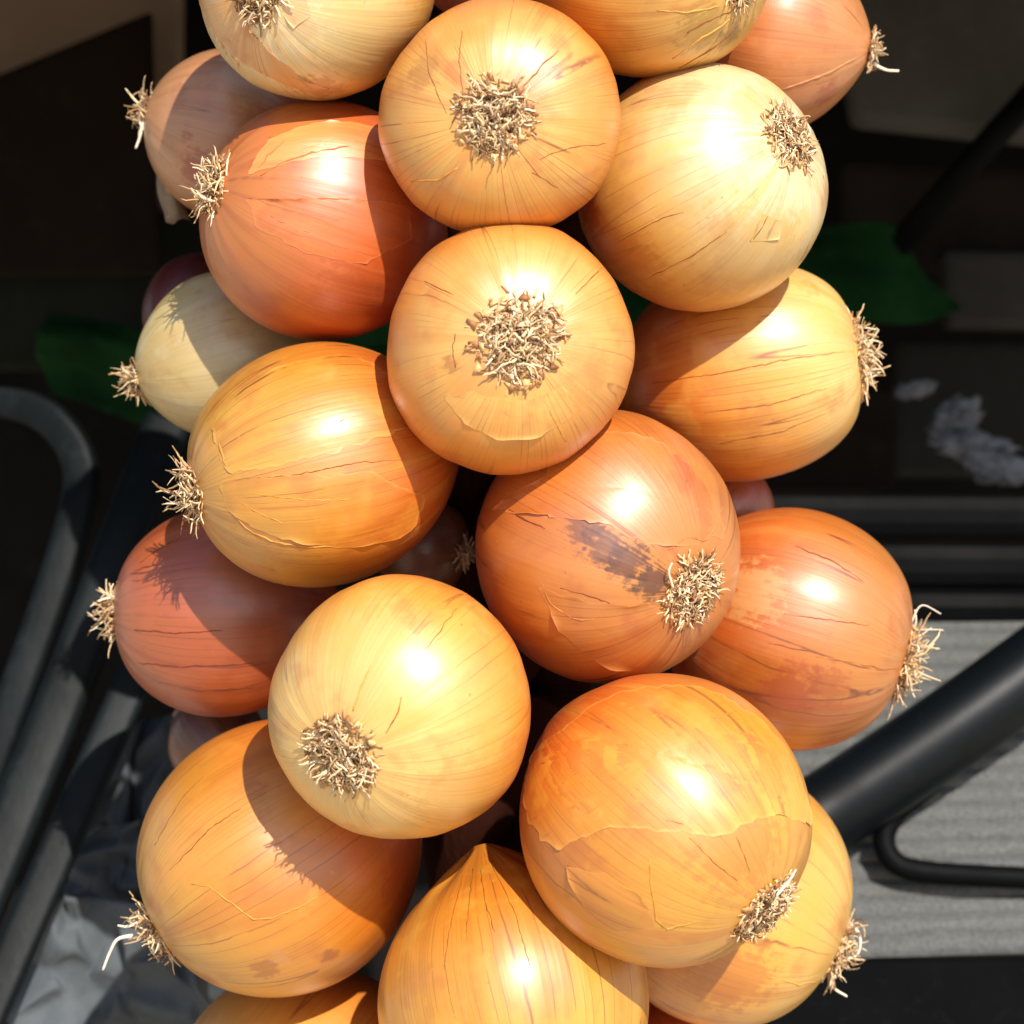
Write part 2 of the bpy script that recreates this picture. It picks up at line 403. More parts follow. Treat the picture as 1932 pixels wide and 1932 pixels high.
tube(V, F, P, [size(22, .18)] * len(P), 16)
tag(mesh('thin_tube', V, F, M_BLACKGLOSS), 'thin black tube bent round under the thick tube', 'tube')

# ------------------------------------------------------------------ onions
GROUP = 'onions strung in the hanging bunch'
PI = math.pi
class Onion: pass
def frame(axis, roll):
    z = axis.normalized(); x = Vector((.13, .2, .97)).cross(z)
    if x.length < .1: x = Vector((1, 0, 0)).cross(z)
    x.normalize(); y = z.cross(x)
    x2 = x * math.cos(roll) + y * math.sin(roll); y2 = z.cross(x2)
    return Matrix((x2, y2, z)).transposed()

PRESET = {   # root-end, middle and neck-end skin albedo
 'gold':   ((.64, .31, .036), (.63, .220, .009), (.62, .105, .004)),
 'honey':  ((.66, .36, .050), (.66, .270, .016), (.64, .200, .010)),
 'yellow': ((.72, .42, .090), (.72, .290, .022), (.66, .130, .007)),
 'pale':   ((.76, .49, .150), (.72, .300, .034), (.66, .140, .008)),
 'white':  ((.78, .62, .340), (.72, .390, .070), (.66, .140, .008)),  # pale skin, root end whitened further to paint a wider highlight
 'cream':  ((.58, .40, .130), (.56, .420, .190), (.56, .380, .150)),
 'ochre':  ((.70, .38, .080), (.68, .215, .016), (.64, .115, .008)),
 'copper': ((.54, .20, .038), (.53, .142, .009), (.52, .078, .005)),
 'orange': ((.56, .17, .024), (.54, .100, .008), (.52, .056, .004)),
 'rust':   ((.41, .09, .018), (.40, .070, .009), (.39, .090, .026)),
 'salmon': ((.58, .23, .070), (.56, .180, .042), (.54, .120, .022)),
 'tan':    ((.50, .24, .100), (.50, .190, .062), (.46, .130, .040)),
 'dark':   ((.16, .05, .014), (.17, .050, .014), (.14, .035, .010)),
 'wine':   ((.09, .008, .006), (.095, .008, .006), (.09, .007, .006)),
}
# key, px, py, R px (across the axis), H px (along it), root direction (right, up, to viewer), colour, extras, label
ON = [
 ('B', 945, 222, 226, 205, (-.06, -.17, .98), 'ochre', dict(rt=.31, er=.92, vein=.8, streak=.3), 'ochre onion facing the viewer, uppermost of the two in the middle column'),
 ('H', 961, 656, 236, 212, (.09, .00, .99), 'ochre', dict(rt=.34, er=.9, vein=.5, streak=.25), 'ochre onion facing the viewer with the broadest root disc, in the centre of the bunch'),
 ('N', 755, 1334, 252, 240, (-.44, -.32, .84), 'pale', dict(rt=.30, streak=.3, vein=.5), 'pale yellow onion with its root end turned lower left, above the lower left orange one'),
 ('M', 1146, 1033, 256, 250, (.64, -.32, .70), 'copper', dict(rt=.27, streak=.5), 'copper onion with a purple brown stain beside its root end'),
 ('Q', 1254, 1543, 268, 284, (.66, -.56, .50), 'gold', dict(rt=.27, streak=.5), 'largest golden onion with torn skin at lower right'),
 ('K', 604, 877, 232, 264, (-.93, -.22, .30), 'gold', dict(er=1.1, rt=.24, vein=.8), 'golden onion at left with ridged split skin, over the rust red one'),
 ('A', 598, -32, 220, 232, (-.42, -.30, .86), 'white', dict(rt=.24), 'pale yellow onion cut by the top edge, left of the middle column'),
 ('C', 1225, -78, 226, 240, (.72, -.34, .60), 'yellow', dict(rt=.2, vein=.9), 'yellow orange onion with wrinkled root end cut by the top edge'),
 ('G', 608, 418, 224, 240, (-.86, .23, .46), 'orange', dict(er=1.05, rt=.24, streak=.45, vein=.3), 'deep orange onion at upper left with a dark band of bared skin'),
 ('E', 1322, 357, 232, 240, (.66, .32, .68), 'white', dict(rt=.27, streak=.25, vein=.5), 'pale onion at upper right with a large white shine and ragged root end'),
 ('P', 525, 1615, 258, 280, (-.84, -.52, .14), 'gold', dict(er=1.12, rt=.22, streak=.45), 'orange gold onion at lower left half in the shade of the pale one'),
 ('R', 968, 1885, 260, 268, (.20, -.92, .34), 'honey', dict(rt=.25, vein=.9, nl=.11, en=1.18, rn=.003), 'golden onion at the bottom with its pointed neck upward'),
 ('I', 1398, 702, 206, 236, (.98, .14, .12), 'pale', dict(rt=.30, er=.8, vein=.8, streak=.3), 'yellow onion at right with long dark veins and a bristly white root tuft'),
 ('O', 1488, 1184, 226, 240, (.95, -.27, .16), 'copper', dict(rt=.28, er=.95, vein=.8, streak=.7), 'streaked orange onion at right with a large tangled root tuft'),
 ('L', 418, 1155, 200, 214, (-.99, .0, .10), 'rust', dict(er=1.1, rt=.22, streak=.9), 'rust red onion at left under the golden one'),
 ('S', 1368, 1690, 244, 246, (.90, -.42, .12), 'yellow', dict(er=1.05, rt=.22, vein=.7), 'yellow onion at lower right tucked behind the largest golden one'),
 ('F', 432, 252, 158, 172, (-.96, .24, .14), 'tan', dict(rt=.2, er=1.35), 'pinkish tan onion with a red patch at upper left'),
 ('J', 425, 672, 160, 184, (-.96, -.24, .10), 'cream', dict(rt=.2, er=1.5, streak=.15, vein=.3), 'small cream onion at left with a pointed root end'),
 ('D', 1462, 70, 186, 196, (.97, -.16, .16), 'salmon', dict(rt=.16, er=1.75, streak=.3), 'salmon pink onion at upper right with one long white root'),
 ('T', 580, 2078, 258, 258, (-.5, -.6, .6), 'pale', dict(rt=.2), 'pale gold onion cut by the bottom edge under the lower left orange one'),
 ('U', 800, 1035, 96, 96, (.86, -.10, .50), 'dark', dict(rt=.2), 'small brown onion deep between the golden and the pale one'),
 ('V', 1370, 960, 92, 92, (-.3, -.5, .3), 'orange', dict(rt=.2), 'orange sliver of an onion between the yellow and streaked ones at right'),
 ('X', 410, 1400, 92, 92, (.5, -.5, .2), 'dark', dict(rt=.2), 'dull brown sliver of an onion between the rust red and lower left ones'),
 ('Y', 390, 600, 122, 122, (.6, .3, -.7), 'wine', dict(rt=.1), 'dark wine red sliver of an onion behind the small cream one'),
 ('Z', 905, -90, 130, 130, (0, .5, .3), 'orange', dict(rt=.2), 'orange sliver of an onion at the top edge between the two cut ones'),
 ('ZZ', 1270, 2020, 150, 150, (.3, -.8, .2), 'orange', dict(rt=.2), 'orange red sliver of an onion at the bottom edge beside the upright one'),
]
DEP0 = {'B': 0.0, 'H': .002, 'N': .0, 'M': .006, 'Q': .004, 'K': .012, 'A': .016, 'C': .016, 'F': .075, 'J': .078, 'D': .07, 'L': .05, 'T': .05,
        'U': .085, 'V': .11, 'X': .11, 'Y': .125, 'Z': .07, 'ZZ': .085, 'S': .045, 'O': .03, 'I': .03}
placed = []
onions = {}
for idx, (key, px, py, Rp, Hp, ax, colr, ex, lab) in enumerate(ON):
    on = Onion(); on.key = key; on.lab = lab; on.colr = colr; on.ex = ex; on.seed = idx * 7.31 + 2.2
    dep = DEP0.get(key, .01)
    for _ in range(3):           # lie behind whatever is in front, touching it
        for (x2, y2, r2, d2) in placed:
            k = .5 * (Rp + Hp) * .965 + r2
            dd = math.hypot(px - x2, py - y2)
            if dd < k: dep = max(dep, d2 + size(math.sqrt(k * k - dd * dd), dep) * (.5 if key == 'R' else .9 if key in ('U','V','X','Y','Z','ZZ') else 1))
    placed.append((px, py, .5 * (Rp + Hp) * .965, dep))
    on.dep = dep; on.R = size(Rp, dep); on.H = size(Hp, dep)
    on.c = at(px, py, dep); on.rot = frame(camdir(*ax), idx * 1.37); on.M = Matrix.Translation(on.c) @ on.rot.to_4x4()
    on.Mi = on.M.inverted()
    on.rng = np.random.default_rng(idx + 11); on.rnd = random.Random(idx + 50)
    on.er = ex.get('er', .97); on.en = ex.get('en', 1.08); on.fl = ex.get('fl', .06); on.nl = on.H * ex.get('nl', .05); on.rn = ex.get('rn', .005)
    on.ph = on.rng.uniform(0, 6.28, 24); on.rd = on.R * ex.get('rt', .25) * .88
    onions[key] = on
print({k: round(o_.dep, 3) for k, o_ in onions.items()})

RL = dict(I=1.5, O=1.6, K=1.35, J=1.3, F=1.2, P=1.3, L=1.3, S=1.4, G=1.25, D=.9)
def sst(a, b, x):
    t = np.clip((x - a) / (b - a), 0, 1); return t * t * (3 - 2 * t)
def surf(on, lon, ph, off=0.0):
    """bulb surface, local z runs to the root end"""
    lon = np.asarray(lon, float); ph = np.asarray(ph, float); p = on.ph
    s_ = np.sin(ph); c_ = np.cos(ph)
    rad = np.where(ph < PI / 2, np.power(np.clip(s_, 0, 1), on.er), np.power(np.clip(s_, 0, 1), on.en)) * on.R
    z = on.H * c_
    z = np.where(c_ > 0, z * (1 - on.fl * np.clip(c_, 0, 1) ** 6), z)
    w_ = sst(2.45, PI, ph)
    z = z - on.nl * w_ ** 1.5
    rad = np.sqrt(rad ** 2 + (on.rn * w_) ** 2 * (ph < PI - 1e-4))
    m = 1 + .016 * np.sin(2 * lon + p[0]) + .010 * np.sin(3 * lon + p[1]) + .006 * np.sin(5 * lon + p[2] + .6 * ph)
    m = m + .008 * np.sin(lon + p[3] + 2.2 * ph) + .0034 * np.sin(11 * lon + p[4]) * s_ + .0014 * np.sin(19 * lon + p[5] + .5 * ph) + .0009 * np.sin(33 * lon + p[6])
    wr = np.exp(-((ph - .36) / .30) ** 2) * on.ex.get('wr', 1.0)
    m = m + wr * (.016 * np.sin(13 * lon + p[7]) * np.sin(3 * lon + p[8]) + .012 * np.sin(23 * lon + p[9] + 1.5 * np.sin(2 * lon)) * (.5 + .5 * np.sin(4 * lon + p[10])))
    wn2 = np.exp(-((ph - 2.75) / .3) ** 2)
    m = m + wn2 * (1 if on.ex.get('nl') else .15) * (.05 * np.sin(9 * lon + p[11]) + .04 * np.sin(14 * lon + p[12]))
    rad = rad * m
    x = rad * np.cos(lon); y = rad * np.sin(lon)
    n = np.stack([x / on.R ** 2, y / on.R ** 2, z / on.H ** 2], -1); n /= np.linalg.norm(n, axis=-1, keepdims=True) + 1e-9
    return np.stack([x, y, z], -1) + n * np.asarray(off)[..., None]

def pick(on, px, py):
    """unit direction (ellipsoid space) of the bulb point seen at px,py"""
    o_ = on.Mi @ CAM; d_ = (on.Mi.to_3x3() @ (at(px, py, 0) - CAM)).normalized()
    S = Vector((1 / on.R, 1 / on.R, 1 / on.H)); oo = o_ * S; dd = d_ * S
    a = dd.dot(dd); b = oo.dot(dd); c = oo.dot(oo) - 1; disc = b * b - a * c
    t = (-b - math.sqrt(disc)) / a if disc > 0 else -b / a
    return (oo + dd * t).normalized()

def stain_sheen_dirs(on, lst):
    out = []
    for (px, py, rp, col, st) in lst:
        u = pick(on, px, py); out.append((u * Vector((1, 1, on.H / on.R)), rp / (on.R / size(1, on.dep)), tuple(c * f for c, f in zip(srgb(*col), (.66, .6, .45))), st))
    return out

def flake(on, poly, mat, lift=.00010, curl=.00075, jag=.045, name='skin_flake', label=None):
    """a piece of loose outer skin lying on the bulb: own thickness, ragged slightly lifted edge"""
    D = [pick(on, *p) for p in poly]; cdir = Vector((0, 0, 0))
    for d in D: cdir += d
    cdir.normalize(); rnd = on.rnd
    E = []
    for i in range(len(D)):
        a, b = D[i], D[(i + 1) % len(D)]; L = (a - b).length; n = max(2, int(L / .045))
        for k in range(n):
            t = k / n; p = (a * (1 - t) + b * t)
            j = mnoise.noise(p * 9 + Vector((on.seed, i, 0))) * .5 + mnoise.noise(p * 25 + Vector((on.seed, 0, i))) * .5
            E.append((p + (p - cdir) * j * jag * 3).normalized())
    K = 9; rings = []; offs = []
    for k in range(K + 1):
        t = 1 - (1 - k / K) ** 1.35 if k else 0
        rings.append([(cdir * (1 - t) + e * t).normalized() for e in E])
    V = []; F = []; nE = len(E)
    ups = [max(0, mnoise.noise(e * 5 + Vector((0, on.seed, 3))) * 2.0 - .22) for e in E]
    for k in range(K + 1):
        arr = np.array([[*v] for v in rings[k]]); lon = np.arctan2(arr[:, 1], arr[:, 0]); ph = np.arccos(np.clip(arr[:, 2], -1, 1))
        t = k / K; off = lift + curl * np.array(ups) * (t ** 6)
        P = surf(on, lon, ph, off)
        V += [tuple(p) for p in P]
    V += [tuple(p) for p in P]
    P = surf(on, lon, ph, off - .00022); V += [tuple(p) for p in P]            # edge thickness
    arr = np.array([[*v] for v in rings[K - 1]]); lon = np.arctan2(arr[:, 1], arr[:, 0]); ph = np.arccos(np.clip(arr[:, 2], -1, 1))
    V += [tuple(p) for p in surf(on, lon, ph, np.full(nE, -.0006))]             # underside tucked into the bulb
    for k in [*range(K), K + 1, K + 2]:
        for i in range(nE):
            j = (i + 1) % nE; a = (k * nE + i, (k + 1) * nE + i, (k + 1) * nE + j, k * nE + j)
            F.append(a)
    o = mesh(name, V, F, mat, on.obj)
    at_ = o.data.attributes.new('torn_edge', 'FLOAT', 'POINT')
    at_.data.foreach_set('value', [0.0] * (K * nE) + [.35 + .6 * abs(mnoise.noise(e * 11)) * 1.5 for e in E] * 3 + [0.0] * nE)
    if label: o['label'] = label
    return o

STAINS_SHEEN = {  # skin stains and tones
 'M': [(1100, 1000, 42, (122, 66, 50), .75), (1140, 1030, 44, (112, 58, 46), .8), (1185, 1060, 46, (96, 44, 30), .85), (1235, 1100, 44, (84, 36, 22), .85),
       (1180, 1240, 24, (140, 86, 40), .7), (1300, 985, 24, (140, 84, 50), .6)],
 'F': [(372, 320, 40, (172, 62, 26), .8), (350, 255, 14, (180, 70, 30), .8), (420, 350, 40, (170, 70, 30), .6), (470, 150, 70, (200, 178, 150), .5)],  # last patch paints the pale grey sheen at upper right
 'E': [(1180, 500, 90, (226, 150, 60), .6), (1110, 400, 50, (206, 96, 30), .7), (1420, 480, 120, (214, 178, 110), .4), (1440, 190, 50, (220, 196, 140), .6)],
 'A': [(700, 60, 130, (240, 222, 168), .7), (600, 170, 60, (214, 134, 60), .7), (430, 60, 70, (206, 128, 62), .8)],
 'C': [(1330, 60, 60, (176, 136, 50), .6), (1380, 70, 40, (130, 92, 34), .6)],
 'O': [(1490, 1310, 70, (190, 76, 26), .7), (1560, 1300, 50, (180, 80, 30), .5), (1420, 1110, 70, (232, 190, 130), .5)],  # last patch paints a highlight into the skin colour
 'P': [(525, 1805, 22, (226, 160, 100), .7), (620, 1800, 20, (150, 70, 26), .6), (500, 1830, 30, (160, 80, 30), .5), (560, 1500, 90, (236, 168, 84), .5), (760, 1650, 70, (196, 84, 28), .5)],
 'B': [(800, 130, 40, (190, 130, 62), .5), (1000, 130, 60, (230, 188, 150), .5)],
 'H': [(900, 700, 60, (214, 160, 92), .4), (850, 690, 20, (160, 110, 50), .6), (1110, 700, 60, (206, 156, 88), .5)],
 'L': [(480, 1100, 90, (168, 104, 84), .6), (560, 1170, 50, (160, 90, 70), .5)],  # purple-grey sheen of the shaded side, painted into the skin
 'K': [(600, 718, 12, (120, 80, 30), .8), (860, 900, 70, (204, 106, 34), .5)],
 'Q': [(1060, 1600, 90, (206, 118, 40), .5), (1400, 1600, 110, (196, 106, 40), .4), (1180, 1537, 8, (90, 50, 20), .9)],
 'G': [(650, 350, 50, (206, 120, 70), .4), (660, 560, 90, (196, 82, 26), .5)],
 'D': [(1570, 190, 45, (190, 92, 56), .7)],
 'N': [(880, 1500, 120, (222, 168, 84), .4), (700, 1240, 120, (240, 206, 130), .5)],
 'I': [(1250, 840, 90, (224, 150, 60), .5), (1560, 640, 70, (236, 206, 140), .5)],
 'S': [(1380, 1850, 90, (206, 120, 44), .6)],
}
NLON, NLAT = 144, 96
for key, on in onions.items():
    on.obj = empty('onion', on.M); tag(on.obj, on.lab, 'onion', GROUP)
    pr = PRESET[on.colr]
    k = on.rnd.uniform(.95, 1.05)
    k *= on.ex.get('tone', .86)
    pr = [tuple(c * k for c in p) for p in pr]
    on.cols = pr
    skw = {a: b for a, b in on.ex.items() if a in ('vein', 'streak')}
    on.st = stain_sheen_dirs(on, STAINS_SHEEN.get(key, []))
    on.skw = skw
    on.mat = skin('skin_' + key.lower(), on.R, *pr, on.seed, stains_sheen=on.st, dull=.35 if on.colr in ('dark', 'wine') else 0, **skw)
    lon = np.linspace(0, 2 * PI, NLON, endpoint=False); ph = np.linspace(0, PI, NLAT + 1)[1:-1]
    LO, PH = np.meshgrid(lon, ph); P = surf(on, LO, PH, np.zeros_like(LO)).reshape(-1, 3)
    top = surf(on, [0.], [1e-5], np.zeros(1)); bot = surf(on, [0.], [PI], np.zeros(1)); bot[:, :2] = 0
    V = [tuple(p) for p in P] + [tuple(top[0]), tuple(bot[0])]; F = []; nr = NLAT - 1
    for j in range(nr - 1):
        for i in range(NLON):
            i2 = (i + 1) % NLON; F.append((j * NLON + i, (j + 1) * NLON + i, (j + 1) * NLON + i2, j * NLON + i2))
    for i in range(NLON):
        i2 = (i + 1) % NLON; F.append((len(P), i, i2)); F.append((len(P) + 1, (nr - 1) * NLON + i2, (nr - 1) * NLON + i))
    mesh('bulb', V, F, on.mat, on.obj)
    # root plate
    zr = float(surf(on, [0.], [1e-3], np.zeros(1))[0, 2]); rnd = on.rnd; rd = on.rd
    V = []; F = []; n = 20
    for j in range(6):
        for i in range(n):
            a = j / 5 * PI / 2; th = 2 * PI * i / n; rr = rd * 1.02 * math.cos(a) * (1 + .12 * math.sin(3 * th + on.seed)) + .0001
            V.append((rr * math.cos(th), rr * math.sin(th), zr - .0016 - (rr / on.R) ** 2 * on.H * .3 + .0022 * math.sin(a) + .0005 * mnoise.noise(Vector((rr * 900, th * 3, on.seed)))))
    for j in range(5):
        for i in range(n): F.append((j * n + i, j * n + (i + 1) % n, (j + 1) * n + (i + 1) % n, (j + 1) * n + i))
    on.plate = mesh('root_plate', V, F, M_PLATE, on.obj)
    # dry root tuft
    V = []; F = []; side = RL.get(key, 0) > 1
    cnt = int((280 if side else 520) * max(.45, rd / .009) ** 1.6)
    for q in range(cnt):
        rr = rd * math.sqrt(rnd.random()) * .95; th = rnd.uniform(0, 2 * PI)
        x, y = rr * math.cos(th), rr * math.sin(th)
        floor_ = zr - .0006 - (rr / on.R) ** 2 * on.H * .42
        r0 = rnd.uniform(.00018, .00038)
        if side:
            L = rnd.choice((.003, .0045, .006, .008)) * rnd.uniform(.8, 1.25) * (1.1 - .35 * rr / rd) * RL[key]
            p = Vector((x, y, floor_ - .0008)); wild = .25; bd = .26
            d = Vector((x / rd * .7 + rnd.gauss(0, .4), y / rd * .7 + rnd.gauss(0, .4), 1.1)).normalized()
        else:               # a low tangle: strands curl over each other on the plate
            L = rnd.uniform(.0022, .0065) * RL.get(key, 1.0)
            p = Vector((x, y, floor_ + rnd.random() ** 1.5 * .0026 * (1.05 - (rr / rd) ** 2))); wild = .45; bd = .5
            d = Vector((x / rd * .5 + rnd.gauss(0, .9), y / rd * .5 + rnd.gauss(0, .9), rnd.uniform(.1, .8))).normalized()
        pts = [p.copy()]; bend = Vector((rnd.gauss(0, 1), rnd.gauss(0, 1), rnd.gauss(-.1, .4)))
        for k in range(6):
            d = (d + bend * bd + Vector((rnd.gauss(0, wild), rnd.gauss(0, wild), rnd.gauss(0, wild * .7)))).normalized()
            if not side and p.z < zr - (p.x ** 2 + p.y ** 2) / on.R ** 2 * on.H * .45 and d.z < 0: d.z = -d.z
            p = p + d * L / 6; pts.append(p.copy())
        tube(V, F, pts, [r0, r0, r0, r0 * .95, r0 * .85, r0 * .75, r0 * .5], 5)
    tag(mesh('root_tuft', V, F, M_ROOT, on.plate), kind='stuff')
    # torn skin frill round the root plate
    V = []; F = []
    for q in range(int(40 * max(.7, rd / .008))):
        th = rnd.uniform(0, 2 * PI); r1 = rd * rnd.uniform(.80, 1.05); r2 = r1 + rd * rnd.uniform(.08, .30); wd = rnd.uniform(.04, .16)
        b = len(V); lift2 = rnd.uniform(.0001, .0011)
        for t in (0, .5, 1):
            rr = r1 + (r2 - r1) * t; phi = math.asin(min(.95, rr / on.R)); ww = wd * (1 - .75 * t) * rd / rr * .8
            for sgn in (-1, 1):
                for off in (0, -.0003):
                    V.append(tuple(surf(on, [th + sgn * ww + .1 * t * math.sin(q)], [phi], np.array([.0003 + off + lift2 * ((1 - t) if q % 3 else t)]))[0]))
        for k in range(2):
            c = b + 4 * k
            F += [(c, c + 2, c + 6, c + 4), (c + 1, c + 5, c + 7, c + 3), (c, c + 4, c + 5, c + 1), (c + 2, c + 3, c + 7, c + 6)]
        F += [(b, b + 1, b + 3, b + 2), (b + 8, b + 10, b + 11, b + 9)]
    tag(mesh('skin_frill', V, F, M_FRILL, on.obj), kind='stuff')

def skin2(key, tone, **kw):
    """the outer skin of the same onion, paler or darker"""
    on = onions[key]; k = dict(on.skw); k.update(kw)
    cols = [tuple(min(.92, c * t) for c, t in zip(p, tone)) for p in on.cols]
    skin2.n += 1
    return skin('outer_skin_%s%d' % (key.lower(), skin2.n), on.R, *cols, on.seed + 3.7 * skin2.n, stains_sheen=kw.pop('stains_sheen', ()), **{a: b for a, b in k.items() if a != 'stains_sheen'})
skin2.n = 0
FL = [
 ('A', (.88, .62, .42), [(372, -20), (440, -30), (470, 60), (530, 118), (620, 168), (560, 168), (450, 105), (392, 40)]),
 ('A', (.95, .8, .75), [(530, -12), (572, -4), (578, 30), (548, 52), (528, 30)]),
 ('G', (1.2, 1.9, 3.0), [(462, 330), (520, 312), (600, 296), (690, 300), (740, 306), (720, 250), (600, 232), (510, 262)]),
 ('G', (1.08, 1.18, 1.2), [(462, 378), (560, 377), (660, 370), (770, 388), (780, 450), (680, 500), (560, 470), (480, 425)]),
 ('K', (1.06, 1.12, 1.15), [(396, 800), (408, 850), (430, 892), (520, 878), (640, 850), (790, 800), (760, 720), (640, 662), (520, 690), (430, 750)]),
 ('K', (1.02, 1.05, 1.0), [(414, 912), (426, 965), (500, 1005), (620, 1030), (760, 1010), (810, 940), (700, 892), (560, 896), (470, 900)]),
 ('M', (1.05, 1.02, 1.1), [(930, 962), (1030, 900), (1130, 822), (1250, 840), (1340, 930), (1372, 1010), (1300, 1040), (1220, 1030), (1130, 985), (1040, 975)]),
 ('M', (.96, .98, 1.1), [(1020, 1105), (1130, 1140), (1230, 1140), (1290, 1190), (1230, 1262), (1130, 1250), (1060, 1190)]),
 ('Q', (1.06, 1.16, 1.2), [(992, 1440), (1060, 1375), (1150, 1312), (1280, 1292), (1420, 1345), (1505, 1450), (1525, 1560), (1450, 1538), (1370, 1578), (1250, 1568), (1150, 1560), (1050, 1600), (1000, 1550)]),
 ('Q', (.90, .84, .75), [(1070, 1632), (1140, 1650), (1210, 1690), (1240, 1745), (1170, 1752), (1100, 1700)]),
 ('E', (.86, .80, .6), [(1440, 404), (1478, 420), (1470, 452), (1416, 460)]),
 ('H', (1.05, 1.08, 1.15), [(846, 742), (880, 790), (940, 820), (1020, 815), (1085, 770), (1060, 722), (980, 748), (900, 730)]),
]
for key, tone, poly in FL:
    flake(onions[key], poly, skin2(key, tone))
def ridge(key, pts, wpx=3.0, tone=(1.08, 1.3, 1.8), dark=False, cache={}):
    """a crack in the dry outer skin: its edge stands up as a thin ragged ridge"""
    on = onions[key]; r = size(wpx * (.36 if dark else .45), on.dep); D = []
    for a, b in zip(pts[:-1], pts[1:]):
        n = max(3, int(math.hypot(a[0] - b[0], a[1] - b[1]) / 9))
        D += [(a[0] + (b[0] - a[0]) * k / n + on.rnd.gauss(0, .8), a[1] + (b[1] - a[1]) * k / n + on.rnd.gauss(0, .8)) for k in range(n)]
    D.append(pts[-1]); arr = np.array([[*pick(on, *p)] for p in D])
    P = surf(on, np.arctan2(arr[:, 1], arr[:, 0]), np.arccos(np.clip(arr[:, 2], -1, 1)), np.full(len(D), -.2 * r)); m = len(D)
    mk = (key, dark)
    if mk not in cache:
        c = tuple(min(.85, x * t + .02) for x, t in zip(on.cols[1], tone)) if not dark else tuple(x * t for x, t in zip(on.cols[1], (.5, .36, .3)))
        cache[mk] = plain('dry_edge_' + key.lower() + ('_dark' if dark else ''), c, .6, .25, 400, .2)
    V = []; F = []; tube(V, F, P, [r * (.35 + .65 * math.sin(PI * min(1, max(0, (i + .5) / m))) ** .5) * on.rnd.uniform(.6, 1.25) for i in range(m)], 6)
    mesh('skin_ridge', V, F, cache[mk], on.obj)
